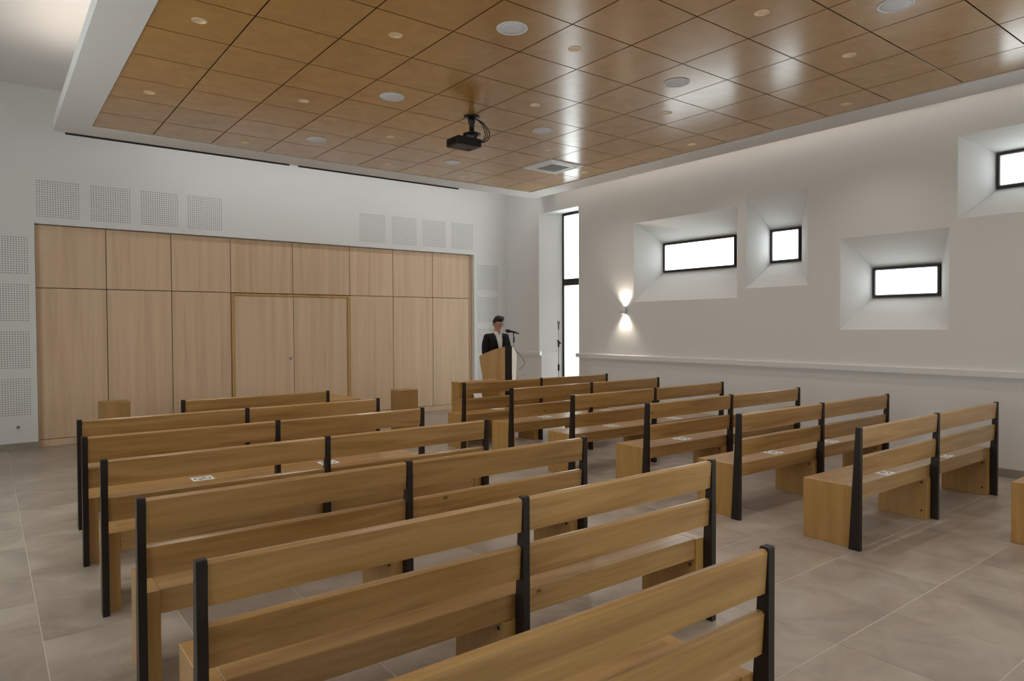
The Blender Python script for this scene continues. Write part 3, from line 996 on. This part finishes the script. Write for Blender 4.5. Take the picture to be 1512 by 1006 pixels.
pts = [(0.004, 0.0, 0.03)] + [(p[0] - MXP.x, p[1] - MXP.y, p[2] - 1.20) for p in pts]
MB().tube(pts, 0.0045, 6).build('cable', M_BLACK, e)

# ------------------------------------------------------------------ microphone stand by the tall window
e = empty('microphone_stand', (7.57, 8.56, 0))
tag(e, 'slender upright microphone stand before the tall corner window', 'microphone stand')
for k in range(3):
    a = math.radians(30 + 120 * k)
    MB().tube([(0, 0, 0.075), (0.27 * math.cos(a), 0.27 * math.sin(a), 0.012)], [0.010, 0.008], 6).build('tripod_leg', M_BLACK, e)
MB().tube([(0, 0, 0.06), (0, 0, 0.98)], 0.009, 8).build('lower_tube', M_METAL, e)
MB().tube([(0, 0, 0.98), (0, 0, 1.60)], 0.006, 8).build('upper_tube', M_METAL, e)
MB().tube([(0, 0, 0.85), (0, 0, 0.87), (0, 0, 0.94), (0, 0, 0.96)], [0.012, 0.018, 0.018, 0.012], 10).build('height_clutch', M_BLACK, e)
MB().tube([(0, 0, 1.245), (0, 0, 1.26), (0, 0, 1.34), (0, 0, 1.355)], [0.010, 0.016, 0.016, 0.010], 10).build('boom_clamp', M_BLACK, e)
MB().tube([(-0.02, 0.01, 1.36), (0.012, 0, 1.33), (0.03, -0.02, 1.305)], 0.012, 8).build('clamp_knob', M_BLACK, e)
MB().tube([(0, 0, 1.54), (0, 0, 1.62), (0, 0, 1.635)], [0.010, 0.011, 0.014], 8).build('clip_joint', M_BLACK, e)
cl = MB()
K = 14
for k in range(K):
    a0_, a1_ = math.radians(-50 + 280 * k / K), math.radians(-50 + 280 * (k + 1) / K)
    cl.tube([(0.02 * math.cos(a0_), 0, 1.652 + 0.02 * math.sin(a0_)), (0.02 * math.cos(a1_), 0, 1.652 + 0.02 * math.sin(a1_))], 0.0085, 6)
cl.build('microphone_clip', M_BLACK, e)

# ------------------------------------------------------------------ projector hung from the ceiling
PXc, PYc = 4.428, 6.484
e = empty('projector', (PXc, PYc, ZT))
tag(e, 'black projector hanging from the wood ceiling on a short column', 'projector')
MB().lathe([(0.0, -0.016), (0.05, -0.016), (0.088, -0.012), (0.092, -0.004), (0.092, -0.0008), (0.0, -0.0008)], 24).build('ceiling_plate', M_BLACK, e)
MB().lathe([(0.036, -0.0165), (0.040, -0.02), (0.040, -0.075), (0.030, -0.082), (0.030, -0.165), (0.034, -0.17), (0.034, -0.205), (0.0, -0.205)], 16).build('column', M_BLACK, e)
bk = MB()
bk.lathe([(0.0, -0.215), (0.095, -0.215), (0.105, -0.208), (0.105, -0.200), (0.09, -0.194), (0.035, -0.190), (0.035, -0.2051)], 20)
for a in (0.4, 1.9, 3.6, 5.1):
    bk.tube([(0.08 * math.cos(a), 0.08 * math.sin(a), -0.205), (0.11 * math.cos(a) - 0.06, 0.10 * math.sin(a), -0.268)], 0.010, 6)
bk.build('bracket', M_BLACK, e)
bd = MB()
bd.bevbox(-0.255, 0.065, -0.105, 0.145, -0.362, -0.268, 0.010)
body = bd.build('projector_body', M_BLACK, e)
MB().lathe([(0.0, 0.0), (0.030, 0.0), (0.036, 0.006), (0.036, 0.03), (0.03, 0.034)], 18).build('lens', M_METAL, body, (-0.18, 0.1455, -0.312), (-math.pi / 2, 0, 0))
MB().box(-0.2553, -0.2552, -0.06, 0.1, -0.345, -0.30).build('side_vent', M_GAP, body)
prt = MB()
for k in range(6):
    prt.box(-0.20 + k * 0.036, -0.178 + k * 0.036, -0.1062, -0.1052, -0.335, -0.318)
prt.build('port', M_STEEL, body)
MB().box(-0.02, 0.03, 0.06, 0.10, -0.3632, -0.3622).build('foot', M_GAP, body)
for k, (dx, dy) in enumerate(((0.07, -0.02), (0.10, -0.03), (0.13, -0.04))):
    pts = []
    for s_ in range(15):
        t = s_ / 14
        b0, b1, b2, b3 = Vector((0.045, -0.02, -0.03)), Vector((0.06 + dx * 0.9, -0.05 + dy, -0.06)), Vector((0.09 + dx, -0.13 + dy, -0.30)), Vector((0.0 + 0.02 * k, -0.106, -0.315))
        pts.append((1 - t) ** 3 * b0 + 3 * t * (1 - t) ** 2 * b1 + 3 * t * t * (1 - t) * b2 + t ** 3 * b3)
    MB().tube(pts, 0.0055, 6).build('cable', M_BLACK, e)

# ------------------------------------------------------------------ wall lamp
SX, SY, SZ = XR - 0.058, 7.825, 1.852
e = empty('wall_lamp', (SX, SY, SZ))
tag(e, 'small grey cylindrical wall lamp shining up and down the white wall', 'wall lamp')
q = MB()
n = 24
vs = [(r * math.cos(2 * math.pi * k / n), r * math.sin(2 * math.pi * k / n), z) for r, z in ((0.046, -0.062), (0.052, -0.062), (0.052, 0.062), (0.046, 0.062), (0.046, 0.02)) for k in range(n)]
q.add(vs, [(a * n + k, a * n + (k + 1) % n, (a + 1) * n + (k + 1) % n, (a + 1) * n + k) for a in range(4) for k in range(n)], True)
q.build('lamp_body', M_WPLA, e)
MB().box(0.046, 0.0575, -0.03, 0.03, -0.04, 0.04).build('wall_bracket', M_ALU, e)
MB().lathe([(0.0, 0.012), (0.045, 0.012), (0.045, 0.016), (0.0, 0.016)], 16).build('lamp', M_SCONCE, e)
MB().lathe([(0.0, -0.016), (0.045, -0.016), (0.045, -0.012), (0.0, -0.012)], 16).build('lamp', M_SCONCE, e)
for sgn in (1, -1):
    ld = bpy.data.lights.new('wall_lamp_beam', 'SPOT')
    ld.energy = 11
    ld.color = (1, 0.88, 0.72)
    ld.spot_size = math.radians(105)
    ld.spot_blend = 0.8
    ld.shadow_soft_size = 0.03
    lo = bpy.data.objects.new('wall_lamp_beam', ld)
    COL.objects.link(lo)
    lo.location = (SX, SY, SZ + sgn * 0.064)
    lo.rotation_euler = (0 if sgn < 0 else math.pi, 0, 0)

# ------------------------------------------------------------------ wall socket
e = empty('wall_socket', (0.321, YB, 0.300))
tag(e, 'white wall socket low on the white wall left of the panelling', 'socket')
MB().bevbox(-.041, .041, -.010, -.0005, -.041, .041, .003).build('cover_plate', M_WPLA, e)
MB().lathe([(0.0, 0.0), (0.020, 0.0), (0.021, 0.001), (0.0, 0.001)], 16).build('socket_well', M_GREYGR, e, (0, -.0101, 0), (math.pi / 2, 0, 0))

# ------------------------------------------------------------------ person behind the lectern
M_SKIN = plain('skin', srgb(196, 150, 122), 0.5, 0.4, 0, 40, 0.04)
M_HAIR = plain('dark_brown_hair', srgb(18, 14, 12), 0.6, 0.4, 0, 160, 0.25, 0.5)
M_SUIT = plain('black_suit_wool', srgb(30, 27, 27), 0.85, 0.2, 0, 200, 0.15, 0.1)
M_SHIRT = plain('white_shirt_cotton', srgb(232, 232, 234), 0.8, 0.2, 0, 120, 0.02)
M_SHOE = plain('black_leather', srgb(18, 16, 16), 0.35, 0.5, 0, 80, 0.1)
M_EYE = plain('eye_white', srgb(225, 220, 214), 0.3, 0.5)
DG = bpy.context.evaluated_depsgraph_get


def baked(mesh, mods, name):
    """apply modifiers to a mesh and return the finished mesh"""
    o = bpy.data.objects.new('tmp', mesh)
    COL.objects.link(o)
    for kind, props in mods:
        md = o.modifiers.new(kind, kind)
        for k, v in props.items(): setattr(md, k, v)
    dg = DG()
    dg.update()
    me = bpy.data.meshes.new_from_object(o.evaluated_get(dg))
    bpy.data.objects.remove(o, do_unlink=True)
    me.name = name
    return me


def skin_chain(joints, edges, root):
    """joints: name -> (x, y, z, rx, ry); returns a baked skin mesh"""
    names = list(joints)
    me = bpy.data.meshes.new('chain')
    me.from_pydata([joints[n][:3] for n in names], [(names.index(a), names.index(b)) for a, b in edges], [])
    o = bpy.data.objects.new('tmp', me)
    COL.objects.link(o)
    md = o.modifiers.new('skin', 'SKIN')
    md.use_smooth_shade = True
    for n, sv in zip(names, me.skin_vertices[0].data):
        sv.radius = joints[n][3:5]
        sv.use_root = (n == root)
    md2 = o.modifiers.new('sub', 'SUBSURF')
    md2.levels = md2.render_levels = 2
    dg = DG()
    dg.update()
    out_ = bpy.data.meshes.new_from_object(o.evaluated_get(dg))
    bpy.data.objects.remove(o, do_unlink=True)
    return out_


def ball(bm_, c, r, sub=3, fn=None):
    g = bmesh.ops.create_icosphere(bm_, subdivisions=sub, radius=1.0)
    for v in g['verts']:
        p = Vector((v.co.x * r[0], v.co.y * r[1], v.co.z * r[2]))
        if fn: p = fn(v.co, p)
        v.co = p + Vector(c)
    return g['verts']


def join_remesh(meshes, voxel, name, smooth=4):
    bm_ = bmesh.new()
    for me in meshes: bm_.from_mesh(me)
    me = bpy.data.meshes.new(name)
    bm_.to_mesh(me)
    bm_.free()
    me = baked(me, [('REMESH', {'mode': 'VOXEL', 'voxel_size': voxel, 'use_smooth_shade': True}), ('SMOOTH', {'iterations': smooth, 'factor': 0.5})], name)
    me.materials.clear()
    return me


person = empty('person', (6.715, 9.135, 0), math.radians(-4))
person.scale = (1.01, 1.01, 1.01)
tag(person, 'person in a dark suit and white shirt standing behind the lectern looking down', 'person')

HC = Vector((0.0, -0.045, 1.628))       # head centre
TILT = Matrix.Rotation(math.radians(24), 3, 'X')


def head_mesh():
    bm_ = bmesh.new()

    def shape(n_, p):
        # narrower jaw, flatter face, fuller back of the skull
        if n_.z < 0: p.x *= 1 + 0.30 * n_.z
        if n_.z < 0: p.y *= 1 + 0.12 * n_.z
        if n_.y < 0 and n_.z < -0.2: p.y -= 0.012 * (-n_.z)
        return p
    ball(bm_, (0, 0, 0), (0.075, 0.095, 0.115), 4, shape)
    # nose
    ball(bm_, (0, -0.098, -0.018), (0.013, 0.017, 0.024), 2)
    ball(bm_, (0, -0.092, 0.005), (0.009, 0.012, 0.028), 2)
    # brow, lips, chin
    ball(bm_, (0, -0.082, 0.030), (0.045, 0.014, 0.009), 2)
    ball(bm_, (0, -0.089, -0.058), (0.024, 0.009, 0.006), 2)
    ball(bm_, (0, -0.087, -0.069), (0.021, 0.009, 0.007), 2)
    ball(bm_, (0, -0.078, -0.100), (0.026, 0.020, 0.016), 2)
    for s_ in (-1, 1):
        ball(bm_, (s_ * 0.077, 0.008, -0.010), (0.009, 0.019, 0.031), 2)
    for v in bm_.verts: v.co = TILT @ v.co + HC
    me = bpy.data.meshes.new('head')
    bm_.to_mesh(me)
    bm_.free()
    return me


J = {'pelvis': (0, 0, .93, .150, .105), 'waist': (0, 0.005, 1.08, .135, .095), 'chest': (0, 0.010, 1.27, .150, .105), 'upper': (0, 0.012, 1.40, .100, .070), 'neck0': (0, 0.0, 1.47, .055, .055), 'neck1': (0, -0.022, 1.56, .052, .055)}
E_ = [('pelvis', 'waist'), ('waist', 'chest'), ('chest', 'upper'), ('upper', 'neck0'), ('neck0', 'neck1')]
HANDS = []
for s_, t_ in ((-1, 'l'), (1, 'r')):
    J.update({'sh' + t_: (s_ * .165, 0.012, 1.40, .058, .058), 'ua' + t_: (s_ * .205, 0.015, 1.28, .048, .048), 'el' + t_: (s_ * .215, 0.000, 1.12, .041, .041), 'fa' + t_: (s_ * .185, -0.120, 1.105, .036, .034),
              'wr' + t_: (s_ * .150, -0.185, 1.135, .026, .022), 'pa' + t_: (s_ * .135, -0.240, 1.140, .036, .016), 'hp' + t_: (s_ * .085, 0, .88, .085, .090), 'kn' + t_: (s_ * .095, -0.010, .49, .056, .058), 'ca' + t_: (s_ * .098, 0.012, .34, .052, .054),
              'an' + t_: (s_ * .100, 0.020, .09, .036, .038), 'to' + t_: (s_ * .115, -0.130, .035, .036, .022)})
    E_ += [('upper', 'sh' + t_), ('sh' + t_, 'ua' + t_), ('ua' + t_, 'el' + t_), ('el' + t_, 'fa' + t_), ('fa' + t_, 'wr' + t_), ('wr' + t_, 'pa' + t_), ('pelvis', 'hp' + t_), ('hp' + t_, 'kn' + t_), ('kn' + t_, 'ca' + t_), ('ca' + t_, 'an' + t_), ('an' + t_, 'to' + t_)]
    # five fingers, each its own chain rooted in the palm
    for k, (off, ln_) in enumerate(((-0.026, 0.062), (-0.009, 0.076), (0.009, 0.080), (0.026, 0.070))):
        bx_ = s_ * .135 - s_ * 0 + off
        p0 = Vector((bx_, -0.240, 1.140))
        p1 = Vector((bx_ + off * 0.1, -0.240 - ln_ * 0.5, 1.146))
        p2 = Vector((bx_ + off * 0.15, -0.240 - ln_ * 0.85, 1.138))
        p3 = Vector((bx_ + off * 0.15, -0.240 - ln_ * 1.05, 1.128))
        HANDS.append(skin_chain({'a': (*p0, .009, .009), 'b': (*p1, .0085, .0085), 'c': (*p2, .008, .008), 'd': (*p3, .007, .007)}, [('a', 'b'), ('b', 'c'), ('c', 'd')], 'a'))
    q0 = Vector((s_ * .135 - s_ * 0.02, -0.213, 1.137))
    q1 = Vector((s_ * .135 - s_ * 0.050, -0.248, 1.136))
    q2 = Vector((s_ * .135 - s_ * 0.058, -0.278, 1.132))
    HANDS.append(skin_chain({'a': (*q0, .012, .012), 'b': (*q1, .010, .010), 'c': (*q2, .008, .008)}, [('a', 'b'), ('b', 'c')], 'a'))
body_me = join_remesh([skin_chain(J, E_, 'pelvis'), head_mesh()] + HANDS, 0.0055, 'body', 3)
link('body', body_me, M_SKIN, person)

# clothing: shells a little larger than the body
CJ = {'hem': (0, 0.0, .84, .185, .135), 'waist': (0, 0.005, 1.06, .168, .126), 'chest': (0, 0.010, 1.27, .192, .142), 'upper': (0, 0.012, 1.405, .140, .110), 'col': (0, 0.008, 1.478, .088, .082)}
CE = [('hem', 'waist'), ('waist', 'chest'), ('chest', 'upper'), ('upper', 'col')]
for s_, t_ in ((-1, 'l'), (1, 'r')):
    CJ.update({'sh' + t_: (s_ * .172, 0.014, 1.402, .074, .074), 'ua' + t_: (s_ * .213, 0.016, 1.27, .064, .064), 'el' + t_: (s_ * .222, 0.004, 1.12, .057, .057), 'fa' + t_: (s_ * .190, -0.110, 1.105, .050, .048), 'cf' + t_: (s_ * .158, -0.190, 1.113, .040, .036)})
    CE += [('upper', 'sh' + t_), ('sh' + t_, 'ua' + t_), ('ua' + t_, 'el' + t_), ('el' + t_, 'fa' + t_), ('fa' + t_, 'cf' + t_)]
jk = join_remesh([skin_chain(CJ, CE, 'hem')], 0.008, 'jacket', 4)
bm_ = bmesh.new()
bm_.from_mesh(jk)
kill = []
for f in bm_.faces:
    c = f.calc_center_median()
    vw = 0.012 + 0.062 * max(0.0, (c.z - 1.10)) / 0.34
    if c.y < -0.03 and 1.10 < c.z and abs(c.x) < vw: kill.append(f)
    elif c.z > 1.505: kill.append(f)
bmesh.ops.delete(bm_, geom=kill, context='FACES')
bm_.to_mesh(jk)
bm_.free()
jk = baked(jk, [('SOLIDIFY', {'thickness': 0.004, 'offset': 0.0})], 'jacket')
jk.materials.clear()
link('jacket', jk, M_SUIT, person)
# lapels
for s_ in (-1, 1):
    q = MB()
    q.add([(s_ * 0.014, -0.132, 1.10), (s_ * 0.072, -0.074, 1.435), (s_ * 0.118, -0.082, 1.375), (s_ * 0.088, -0.126, 1.320), (s_ * 0.050, -0.140, 1.19)], [(0, 1, 2, 3, 4)])
    lp = baked(q.mesh('lapel'), [('SOLIDIFY', {'thickness': 0.006, 'offset': 0.0})], 'lapel')
    lp.materials.clear()
    link('lapel', lp, M_SUIT, person)
SJ = {'b': (0, 0.0, .98, .145, .104), 'waist': (0, 0.005, 1.08, .148, .108), 'chest': (0, 0.010, 1.27, .176, .132), 'upper': (0, 0.010, 1.40, .122, .100), 'c': (0, -0.004, 1.49, .066, .066)}
sh = join_remesh([skin_chain(SJ, [('b', 'waist'), ('waist', 'chest'), ('chest', 'upper'), ('upper', 'c')], 'b')], 0.008, 'shirt', 3)
bm_ = bmesh.new()
bm_.from_mesh(sh)
bmesh.ops.delete(bm_, geom=[f for f in bm_.faces if f.calc_center_median().z > 1.478], context='FACES')
bm_.to_mesh(sh)
bm_.free()
shirt = link('shirt', sh, M_SHIRT, person)
q = MB()
for s_ in (-1, 1):
    q.add([(s_ * 0.002, -0.088, 1.440), (s_ * 0.052, -0.078, 1.425), (s_ * 0.070, -0.014, 1.490), (s_ * 0.062, 0.000, 1.512), (s_ * 0.030, -0.072, 1.490)], [(0, 1, 2, 3, 4)])
cm = baked(q.mesh('collar'), [('SOLIDIFY', {'thickness': 0.005, 'offset': 0.0})], 'collar')
cm.materials.clear()
link('collar', cm, M_SHIRT, shirt)
TJ = {'p': (0, 0, .93, .162, .116)}
TE = []
for s_, t_ in ((-1, 'l'), (1, 'r')):
    TJ.update({'h' + t_: (s_ * .090, 0, .84, .098, .102), 'k' + t_: (s_ * .100, -0.006, .49, .074, .078), 'f' + t_: (s_ * .104, 0.008, .06, .064, .076)})
    TE += [('p', 'h' + t_), ('h' + t_, 'k' + t_), ('k' + t_, 'f' + t_)]
link('trousers', join_remesh([skin_chain(TJ, TE, 'p')], 0.010, 'trousers', 4), M_SUIT, person)
for s_ in (-1, 1):
    bm_ = bmesh.new()
    ball(bm_, (s_ * 0.110, -0.055, 0.048), (0.050, 0.145, 0.055), 3, lambda n_, p: Vector((p.x, p.y, max(p.z, -0.045) * (1.0 if p.y > 0 else 0.72))))
    for v in bm_.verts: v.co.z = max(v.co.z, 0.002)
    me = bpy.data.meshes.new('shoe')
    bm_.to_mesh(me)
    bm_.free()
    me.polygons.foreach_set('use_smooth', [True] * len(me.polygons))
    link('shoe', me, M_SHOE, person)
# hair: a cap over the skull with a hairline, short at the sides
bm_ = bmesh.new()


def hair_shape(n_, p):
    k = 0.006 * noise.noise(Vector((n_.x * 6, n_.y * 6, n_.z * 6)))
    return p * (1 + k * 6)


ball(bm_, (0, 0.010, 0.014), (0.083, 0.100, 0.116), 4, hair_shape)
ball(bm_, (0.0, -0.045, 0.098), (0.060, 0.045, 0.032), 3, hair_shape)
ball(bm_, (0.030, -0.02, 0.104), (0.045, 0.055, 0.030), 3, hair_shape)
kill = []
for f in bm_.faces:
    c = f.calc_center_median()
    line = 0.062 if c.y < -0.055 else (0.062 - (c.y + 0.055) * 1.35)
    if c.z < max(line, -0.075): kill.append(f)
bmesh.ops.delete(bm_, geom=kill, context='FACES')
for v in bm_.verts: v.co = TILT @ v.co + HC
hm = bpy.data.meshes.new('hair')
bm_.to_mesh(hm)
bm_.free()
hm.polygons.foreach_set('use_smooth', [True] * len(hm.polygons))
link('hair', hm, M_HAIR, person)
# glasses and eyes
gq = MB()
for s_ in (-1, 1):
    pts = []
    for k in range(17):
        a = 2 * math.pi * k / 16
        pts.append(TILT @ Vector((s_ * 0.033 + 0.024 * math.cos(a), -0.103, 0.008 + 0.016 * math.sin(a))) + HC)
    gq.tube(pts, 0.0022, 5)
    gq.tube([TILT @ Vector((s_ * 0.057, -0.100, 0.012)) + HC, TILT @ Vector((s_ * 0.080, -0.05, 0.010)) + HC, TILT @ Vector((s_ * 0.083, 0.012, 0.008)) + HC], 0.0020, 5)
gq.tube([TILT @ Vector((-0.009, -0.104, 0.011)) + HC, TILT @ Vector((0.009, -0.104, 0.011)) + HC], 0.002, 5)
gq.build('glasses', M_BLACK, person)
for s_ in (-1, 1):
    bm_ = bmesh.new()
    ball(bm_, TILT @ Vector((s_ * 0.031, -0.083, 0.010)) + HC, (0.012, 0.010, 0.008), 2)
    me = bpy.data.meshes.new('eye')
    bm_.to_mesh(me)
    bm_.free()
    link('eye', me, M_EYE, person)
    bq = MB().tube([TILT @ Vector((s_ * 0.014, -0.094, 0.031)) + HC, TILT @ Vector((s_ * 0.034, -0.093, 0.037)) + HC, TILT @ Vector((s_ * 0.052, -0.082, 0.032)) + HC], 0.0038, 6)
    bq.build('eyebrow', M_HAIR, person)
